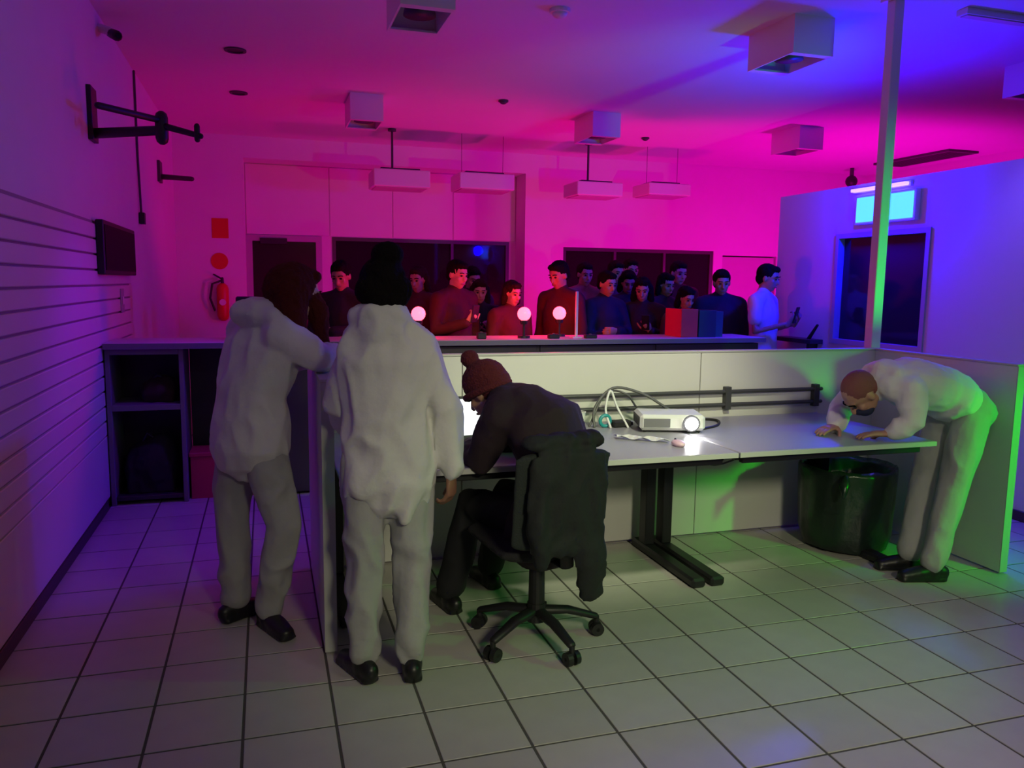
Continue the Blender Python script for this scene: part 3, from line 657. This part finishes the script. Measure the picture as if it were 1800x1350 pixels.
def build_person(name, label, J, skin, topm, legm, hair=None, vox=.012, loose=1.0, wr=.006, face=True, sleeve=1.0, group=None, shoem=SHOE, coll=True, seed=0, hem=0, pel=1.0, cat='person'):
    base = (np.array(J['an'][0])+np.array(J['an'][1]))/2; base[2] = 0
    root = thing(name, label, cat, tuple(base), group)
    s = J.get('s', 1.0); side = unit(J['side']); sp = [np.array(p, float) for p in J['spine']]
    # ---- skin body
    trunk = [tube(sp, [(.13*s, .09*s), (.115*s, .08*s), (.14*s, .09*s), (.09*s, .06*s)][:len(sp)] if len(sp) == 4 else [(.12*s, .085*s)]*len(sp), 14, side=side)]
    for k in (0, 1):
        trunk.append(tube([lerp(sp[-1], J['sh'][k], .3), J['sh'][k]], [.055*s, .05*s]))
        trunk.append(tube([J['sh'][k], J['el'][k], J['wr'][k]], [.048*s, .038*s, .027*s]))
        trunk.append(tube([J['hip'][k], J['kn'][k], J['an'][k]], [.075*s, .052*s, .036*s]))
    nb = sp[-1]; hp, L, ax = head_parts(J['head'], J['hf'], J['hu'], s)
    neck = [tube([nb-A(0, 0, .03), lerp(nb, L(0, -.02, -.06), .5), L(0, -.018, -.05)], [.062*s, .054*s, .054*s], 12)]
    parts = [blob(trunk+neck, .02, 2), blob(hp+neck, .007 if vox < .013 else .009, 3)]
    for k in (0, 1):
        hd = J['hd'][k]
        parts.append(blob(hand(J['wr'][k], hd[0], hd[1], (1 if k else -1)*J.get('tflip', 1), hd[2] if len(hd) > 2 else .35, s), .0055, 1))
    V, F = join(parts); obj('body', V, F, skin, root, smooth=True)
    # ---- trousers
    q = loose*.95
    P = [tube([sp[0]-unit(sp[1]-sp[0])*.05, sp[0], lerp(sp[0], sp[1], .35)], [(.142*s*q*pel, .102*s*q*pel), (.142*s*q*pel, .105*s*q*pel), (.12*s*pel, .09*s*pel)], 16, side=side)]
    for k in (0, 1):
        a, b, c = (np.array(J[x][k], float) for x in ('hip', 'kn', 'an'))
        P.append(tube([a, lerp(a, b, .5), b, lerp(b, c, .5), c+A(0, 0, .03)], [.090*s*q, .086*s*q, .073*s*q, .068*s*q, .064*s*q], 14))
    V, F = blob(P, vox, 4, wr, 7, seed+1, .03); obj('trousers', V, F, legm, root, smooth=True)
    # ---- top
    hemv = unit(sp[1]-sp[0]); q = loose*1.02
    P = [tube([sp[0]-hemv*hem, sp[0]-hemv*min(hem, 0)+hemv*.01, sp[1], sp[2], lerp(sp[2], sp[3], .6), sp[3]], [(.175*s*q, .13*s*q), (.172*s*q, .128*s*q), (.152*s*q, .118*s*q), (.175*s*q, .125*s*q), (.135*s*q, .095*s*q), (.075*s, .07*s)], 18, side=side)]
    for k in (0, 1):
        a, b, c = (np.array(J[x][k], float) for x in ('sh', 'el', 'wr'))
        P.append(tube([lerp(sp[3], a, .25), a], [.07*s*q, .072*s*q]))
        if sleeve >= 1: P.append(tube([a, lerp(a, b, .5), b, lerp(b, c, .5), lerp(b, c, .95)], [.073*s*q, .064*s*q, .058*s*q, .053*s*q, .044*s*q], 14))
        else: P.append(tube([a, lerp(a, b, sleeve)], [.072*s*q, .062*s*q], 14))
    if coll: P.append(tube([sp[3]-A(0, 0, .03), sp[3]+unit(L(0, -.02, -.06)-sp[3])*.035], [.078*s, .07*s], 14))
    P += J.get('topx', [])
    V, F = blob(P, vox, 4, wr, 7, seed+2); obj('top', V, F, topm, root, smooth=True)
    # ---- shoes, hair, face
    for k in (0, 1): shoe(J['an'][k], J['toe'][k], root, shoem, s)
    hm = HAIRB
    if hair:
        hm, kind = hair
        H = []
        if kind in ('short', 'long', 'bob', 'bun', 'cap'):
            H = [ell(L(0, -.028, .040), (.086*s, .098*s, .088*s), ax, 16, 12), ell(L(0, -.060, -.01), (.076*s, .058*s, .070*s), ax), ell(L(0, .035, .088), (.062*s, .05*s, .030*s), ax)]
        if kind == 'long':
            H += [tube([L(.07, -.03, .02), L(.082, -.02, -.10), L(.085, .01, -.22)], [.038*s, .042*s, .028*s]), tube([L(-.07, -.03, .02), L(-.082, -.02, -.10), L(-.085, .01, -.22)], [.038*s, .042*s, .028*s]), tube([L(0, -.08, 0), L(0, -.1, -.12), L(0, -.1, -.24)], [(.08*s, .05*s), (.09*s, .045*s), (.08*s, .03*s)], 12, side=ax[0])]
        if kind == 'bob':
            H += [tube([L(.07, -.03, .03), L(.084, -.02, -.09)], [.036*s, .032*s]), tube([L(-.07, -.03, .03), L(-.084, -.02, -.09)], [.036*s, .032*s]), ell(L(0, -.07, -.06), (.08*s, .055*s, .06*s), ax)]
        if kind == 'bun': H += [ell(L(0, -.05, .15), (.055*s, .055*s, .05*s), ax), ell(L(.05, -.06, .06), .05*s), ell(L(-.05, -.06, .06), .05*s)]
        H += J.get('hairx', [])
        V, F = blob(H, .009, 2, .006, 28, seed+3); obj('hair', V, F, hm, root, smooth=True)
    if face: face_parts(L, ax, s, root, hm)
    return root, L, ax

# ---- leaning figure on the left
J = dict(side=(.62, -.78, 0), spine=[(-.075, 3.53, .92), (-.07, 3.535, 1.06), (-.015, 3.55, 1.24), (.055, 3.565, 1.385)],
         head=(.135, 3.575, 1.485), hf=(.88, .40, -.25), hu=(.3, .1, .95), sh=[(-.09, 3.68, 1.31), (.055, 3.43, 1.31)], el=[(.12, 3.78, 1.18), (.215, 3.42, 1.215)], wr=[(.31, 3.74, 1.195), (.33, 3.63, 1.20)],
         hd=[((.6, -.7, -.05), (.1, -.1, -1), .2), ((.2, .95, -.05), (-.1, 0, -1), .2)], hip=[(-.135, 3.60, .90), (-.04, 3.46, .90)], kn=[(-.165, 3.63, .49), (.055, 3.43, .50)], an=[(-.165, 3.66, .08), (-.02, 3.52, .08)], toe=[(.5, .35), (.45, -.9)])
J['topx'] = [ell((-.03, 3.535, 1.41), (.10, .10, .055)), ell((-.075, 3.52, 1.40), (.07, .09, .05)), tube([(-.06, 3.66, 1.40), (-.085, 3.52, 1.40), (.02, 3.43, 1.385)], [.045, .055, .04])]
J['hairx'] = [tube([(.09, 3.50, 1.50), (.10, 3.47, 1.40), (.14, 3.46, 1.28)], [.065, .06, .03]), tube([(.15, 3.60, 1.5), (.22, 3.58, 1.4), (.24, 3.56, 1.27)], [.06, .05, .025]), ell((.09, 3.55, 1.50), (.105, .105, .11))]
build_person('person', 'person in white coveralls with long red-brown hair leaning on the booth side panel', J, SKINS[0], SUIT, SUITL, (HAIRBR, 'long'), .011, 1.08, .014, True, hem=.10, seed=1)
# ---- standing figure seen from behind
J = dict(side=(1, -.06, 0), spine=[(.425, 2.93, .90), (.425, 2.935, 1.06), (.42, 2.945, 1.24), (.412, 2.955, 1.405)],
         head=(.42, 2.985, 1.50), hf=(.1, .97, -.2), hu=(0, .2, 1), sh=[(.315, 2.955, 1.285), (.545, 2.935, 1.285)], el=[(.262, 3.03, 1.07), (.645, 2.905, 1.05)], wr=[(.30, 3.16, .97), (.660, 2.885, .825)],
         hd=[((.4, .8, -.1), (.5, -.2, -.8), .3), ((.02, -.02, -1), (-.75, .55, 0), .42)], hip=[(.34, 2.93, .88), (.51, 2.93, .88)], kn=[(.335, 2.935, .49), (.515, 2.925, .49)], an=[(.33, 2.96, .08), (.515, 2.925, .08)], toe=[(-.35, .9), (.1, 1)], tflip=1)
J['topx'] = [tube([(.325, 2.94, 1.41), (.365, 2.895, 1.42), (.45, 2.895, 1.415), (.495, 2.945, 1.40)], [.036, .042, .042, .036]), ell((.40, 2.885, 1.36), (.08, .045, .075)), tube([(.46, 2.84, .86), (.475, 2.84, .74), (.48, 2.84, .66)], [(.10, .035), (.07, .03), (.02, .02)], 12, side=(1, 0, 0)), tube([(.36, 2.85, .86), (.34, 2.85, .76)], [(.08, .035), (.06, .03)], 12, side=(1, 0, 0))]
J['hairx'] = [ell((.432, 2.945, 1.638), (.060, .058, .046)), ell((.372, 2.935, 1.505), (.062, .075, .058)), ell((.462, 2.94, 1.51), (.060, .075, .060)), ell((.42, 2.92, 1.48), (.088, .062, .05))]
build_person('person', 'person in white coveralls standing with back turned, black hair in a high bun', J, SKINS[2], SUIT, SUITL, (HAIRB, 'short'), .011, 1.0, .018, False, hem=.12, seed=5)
# ---- seated figure in dark clothes
J = dict(side=(.9, .42, 0), spine=[(1.135, 3.08, .56), (1.175, 3.05, .74), (1.12, 3.13, .95), (1.0, 3.27, 1.045)],
         head=(.925, 3.36, 1.06), hf=(-.55, .62, -.56), hu=(-.42, .42, .8), sh=[(.93, 3.14, .985), (1.17, 3.31, .985)], el=[(.86, 3.22, .78), (1.2, 3.5, .8)], wr=[(.88, 3.46, .79), (1.02, 3.52, .79)],
         hd=[((.1, .95, -.1), (0, -.1, -1), .2), ((-.3, .9, -.1), (0, -.1, -1), .2)], hip=[(1.06, 3.06, .545), (1.2, 3.13, .545)], kn=[(.885, 3.44, .53), (1.09, 3.56, .53)], an=[(.80, 3.50, .09), (1.06, 3.74, .09)], toe=[(-.2, .9), (-.2, .9)])
darkj = mat('dark_plum_jacket', (.022, .010, .016), .85, bump=.2, bscale=50)
darkt = mat('black_trousers', (.009, .009, .012), .85)
root, L, ax = build_person('person', 'seated person in dark clothes and burgundy bobble hat bent over the laptop', J, SKINS[1], darkj, darkt, None, .012, 1.12, .008, True, hem=.1, seed=9)
P = [ell(L(0, -.022, .045), (.094, .108, .092), ax, 16, 12), ell(L(0, -.05, .01), (.09, .085, .075), ax), ell(L(0, -.01, .165), (.042, .042, .038), ax), tube([L(0, -.01, .12), L(0, -.01, .16)], [.03, .03])]
V, F = blob(P, .009, 2, .004, 40, 4); hat = obj('bobble_hat', V, F, KNIT, root, smooth=True)
obj('rolled_brim', *tube([L(.092*math.cos(a*math.pi/10), -.012+.105*math.sin(a*math.pi/10), .018-.035*(1-math.sin(a*math.pi/10))*.5) for a in range(21)], [.016]*21, 8), KNIT, hat, smooth=True)
# coat tail hanging off the chair
P = [tube([bc-fd*.045+up*.19, bc-fd*.058, bc-fd*.06-up*.20], [(.165, .022), (.18, .026), (.16, .024)], 16, side=sd), tube([bc-fd*.05+sd*.08-up*.05, bc-fd*.06+sd*.12-up*.26, bc-fd*.03+sd*.17-up*.43], [(.08, .028), (.075, .03), (.055, .022)], 12, side=sd), tube([bc+fd*.01+up*.235-sd*.14, bc+fd*.01+up*.24+sd*.14], [(.05, .03), (.05, .03)], 12, side=fd), tube([bc-fd*.06-sd*.1+up*.1, bc-fd*.075-sd*.13-up*.1, bc-fd*.06-sd*.10-up*.24], [.035, .04, .03], 10)]
V, F = blob(P, .012, 4, .014, 9, 3)
tag(obj('coat', V, F, mat('black_green_coat', (.014, .018, .017), .85, bump=.2, bscale=60), None, (float(bc[0]), float(bc[1]), .26), True), 'dark coat draped over the back of the office chair', 'coat')
# ---- bending figure on the right
J = dict(side=(0, -1, 0), spine=[(3.575, 3.32, .915), (3.44, 3.335, 1.00), (3.24, 3.36, 1.045), (3.085, 3.38, 1.055)],
         head=(2.985, 3.40, .985), hf=(-.50, .12, -.86), hu=(-.86, .05, .5), sh=[(3.14, 3.215, 1.015), (3.13, 3.545, 1.015)], el=[(3.135, 3.19, .865), (3.06, 3.63, .86)], wr=[(3.065, 3.255, .795), (2.95, 3.53, .79)],
         hd=[((-.85, .5, -.06), (0, 0, -1), .12), ((-.9, -.3, -.06), (0, 0, -1), .12)], hip=[(3.57, 3.235, .88), (3.57, 3.41, .88)], kn=[(3.475, 3.225, .49), (3.48, 3.42, .49)], an=[(3.345, 3.19, .08), (3.35, 3.36, .08)], toe=[(-.92, .25), (-.92, .3)])
J['topx'] = [ell((3.11, 3.38, 1.12), (.07, .11, .045)), tube([(3.1, 3.28, 1.10), (3.14, 3.38, 1.125), (3.1, 3.48, 1.10)], [.035, .045, .035])]
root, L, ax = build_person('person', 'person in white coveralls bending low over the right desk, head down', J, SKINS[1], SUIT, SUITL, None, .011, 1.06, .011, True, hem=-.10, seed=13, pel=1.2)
V, F = blob([ell(L(0, -.022, .036), (.081, .094, .084), ax, 16, 12), ell(L(0, -.055, -.005), (.072, .055, .06), ax)], .009, 2, .002, 40, 2)
obj('cropped_hair', V, F, mat('cropped_red_brown_hair', (.20, .065, .06), .8, bump=.4, bscale=120), root, smooth=True)
V, F = blob([ell(L(0, .045, -.07), (.055, .05, .045), ax), ell(L(0, .06, -.05), (.045, .045, .035), ax)], .008, 2)
obj('face_mask', V, F, mat('navy_mask', (.015, .02, .06), .7), root, smooth=True)

# ---- the crowd behind the counter
def stand(x, y, ang, h, arms='down', lean=0):
    """ang: direction faced (0 = towards the camera side, -y), arms pose"""
    s = h/1.75; ca, sa = math.cos(ang), math.sin(ang)
    def W(px, py, pz):      # local: x to the figure's left, y forwards
        px, py = px*s, py*s
        X, Y = px, -py
        return A(x+X*ca-Y*sa, y+X*sa+Y*ca, pz*s)
    def D(px, py, pz):
        X, Y = px, -py
        return A(X*ca-Y*sa, X*sa+Y*ca, pz)
    J = dict(s=s, side=D(1, 0, 0), spine=[W(0, 0, .95), W(0, .01, 1.12), W(0, .0, 1.30), W(0, -.01, 1.46)], head=W(0, .035, 1.625), hf=D(0, 1, -.12-lean), hu=D(0, lean, 1),
             hip=[W(.09, 0, .92), W(-.09, 0, .92)], kn=[W(.1, .02, .5), W(-.1, .02, .5)], an=[W(.11, -.02, .08), W(-.11, -.02, .08)], toe=[D(.2, 1, 0), D(-.2, 1, 0)], sh=[W(.185, -.01, 1.41), W(-.185, -.01, 1.41)], tflip=-1)
    dn = lambda q: (W(.235*q, -.02, 1.13), W(.24*q, .06, .88), (D(0, .15, -1), D(-q, .1, 0), .35))
    ph = lambda q: (W(.25*q, .02, 1.14), W(.10*q, .27, 1.22), (D(-.35*q, .5, .7), D(-q*.3, -.8, 0.3), .6))
    fo = lambda q: (W(.25*q, .06, 1.14), W(-.02*q, .22, 1.14+.04*q), (D(-q, .1, .02), D(0, -1, 0), .3))
    mode = {'down': (dn, dn), 'phone': (ph, ph), 'phone1': (dn, ph), 'fold': (fo, fo), 'phone2': (ph, dn)}[arms]
    R = [mode[0](1), mode[1](-1)]
    J['el'] = [r[0] for r in R]; J['wr'] = [r[1] for r in R]; J['hd'] = [r[2] for r in R]
    return J
jk = {k: mat('cloth_'+k, c, .85, bump=.2, bscale=50) for k, c in dict(black=(.010, .010, .012), navy=(.008, .010, .03), maroon=(.055, .008, .010), red=(.09, .012, .012), charcoal=(.02, .02, .023), plum=(.04, .012, .03), white=(.62, .62, .66), rose=(.30, .10, .12), grey=(.09, .09, .10), olive=(.05, .05, .03), denim=(.02, .03, .06)).items()}
crowd = [  # x, y, ang(deg), h, arms, skin, top, trousers, hair, label
    (.60, 6.62, -25, 1.70, 'fold', 1, 'black', 'black', (HAIRB, 'short'), 'onlooker in black with folded arms between the two white suits'),
    (1.35, 7.20, -40, 1.68, 'down', 1, 'maroon', 'black', (HAIRD, 'bob'), 'onlooker with bobbed hair and red-lit face just right of the high bun'),
    (1.57, 6.72, 28, 1.73, 'phone1', 0, 'maroon', 'black', (HAIRB, 'short'), 'onlooker with the brightest red face, between two glowing lamps'),
    (2.00, 7.85, 10, 1.70, 'down', 1, 'plum', 'black', (HAIRB, 'short'), 'onlooker in the second row behind the brightest red face'),
    (1.94, 7.30, -10, 1.57, 'phone', 0, 'black', 'denim', (HAIRD, 'long'), 'shorter long-haired onlooker holding hands up before the chest'),
    (2.07, 6.72, 20, 1.56, 'down', 0, 'red', 'black', (HAIRD, 'bob'), 'short onlooker in dark red behind the middle lamp'),
    (2.55, 6.75, -60, 1.74, 'down', 1, 'maroon', 'black', (HAIRB, 'short'), 'dark-haired onlooker in maroon in front of the wall between the windows'),
    (3.25, 7.90, 0, 1.77, 'down', 0, 'rose', 'black', (HAIRD, 'short'), 'back-row onlooker in rose, leftmost before the right window'),
    (3.02, 6.82, 15, 1.66, 'fold', 1, 'navy', 'black', (HAIRB, 'short'), 'onlooker in navy with folded arms, left of a pair in dark clothes'),
    (3.55, 7.45, -15, 1.68, 'down', 1, 'charcoal', 'black', (HAIRB, 'bob'), 'onlooker in charcoal, right of a pair in dark clothes'),
    (3.72, 8.15, 5, 1.80, 'down', 0, 'grey', 'black', (HAIRD, 'short'), 'back-row onlooker in grey, second before the right window'),
    (4.05, 8.45, -5, 1.84, 'down', 0, 'rose', 'denim', (HAIRD, 'short'), 'tallest back-row onlooker in rose before the right window'),
    (3.42, 6.85, -30, 1.61, 'phone2', 1, 'black', 'black', (HAIRB, 'long'), 'onlooker with long black hair left of the red file box'),
    (4.28, 7.75, 0, 1.80, 'down', 0, 'red', 'black', (HAIRD, 'short'), 'back-row onlooker in red behind the dark navy jacket'),
    (3.86, 7.25, 10, 1.66, 'down', 1, 'plum', 'black', (HAIRB, 'bob'), 'middle-row onlooker in plum above the file boxes'),
    (3.70, 6.55, 5, 1.53, 'phone1', 1, 'olive', 'black', (HAIRB, 'bob'), 'short onlooker in olive directly behind the red file box'),
    (4.12, 6.62, -20, 1.69, 'down', 1, 'navy', 'black', (HAIRB, 'short'), 'broad onlooker in a dark navy jacket behind the teal file boxes'),
    (4.38, 6.30, 35, 1.74, 'phone', 1, 'white', 'denim', (HAIRB, 'short'), 'onlooker in a white shirt lit violet, rightmost of the crowd'),
]
plabs = {2: 'dark phone held up by the brightest red-faced onlooker', 4: 'dark phone held by the shorter long-haired onlooker', 12: 'dark phone held by the onlooker with long black hair', 15: 'dark phone held by the short onlooker in olive', 17: 'dark phone held by the onlooker in the white shirt'}
for i, (x, y, a, h, arms, sk, tp, tr, hr, lab) in enumerate(crowd):
    J = stand(x, y, math.radians(a), h, arms, .1 if i % 3 else .25)
    root, L, ax = build_person('person', lab, J, SKINS[sk], jk[tp], jk[tr], hr, .017, 1.0 if i != 16 else 1.12, .005, True, .6 if tp == 'white' else 1.0, 'onlookers behind the counter', SHOE, True, i*3)
    if arms in ('phone', 'phone1', 'phone2'):
        k = 0 if arms == 'phone2' else 1
        p = np.array(J['wr'][k])+unit(J['hd'][k][0])*.10
        f2 = unit(J['hf']); r2 = np.cross(f2, A(0, 0, 1)); q = p+f2*.0
        ph = thing('phone', plabs[i], 'phone', tuple(q))
        V, F = gbox((-.037, -.005, -.075), (.037, .005, .075), .004)
        Rm = np.stack([r2/np.linalg.norm(r2), f2, np.cross(r2/np.linalg.norm(r2), f2)])
        obj('casing', V@Rm+q, F, BLACKP, ph)
        V, F = gbox((-.033, -.0062, -.07), (.033, -.005, .07)); obj('screen', V@Rm+q, F, DARKGLASS, ph)
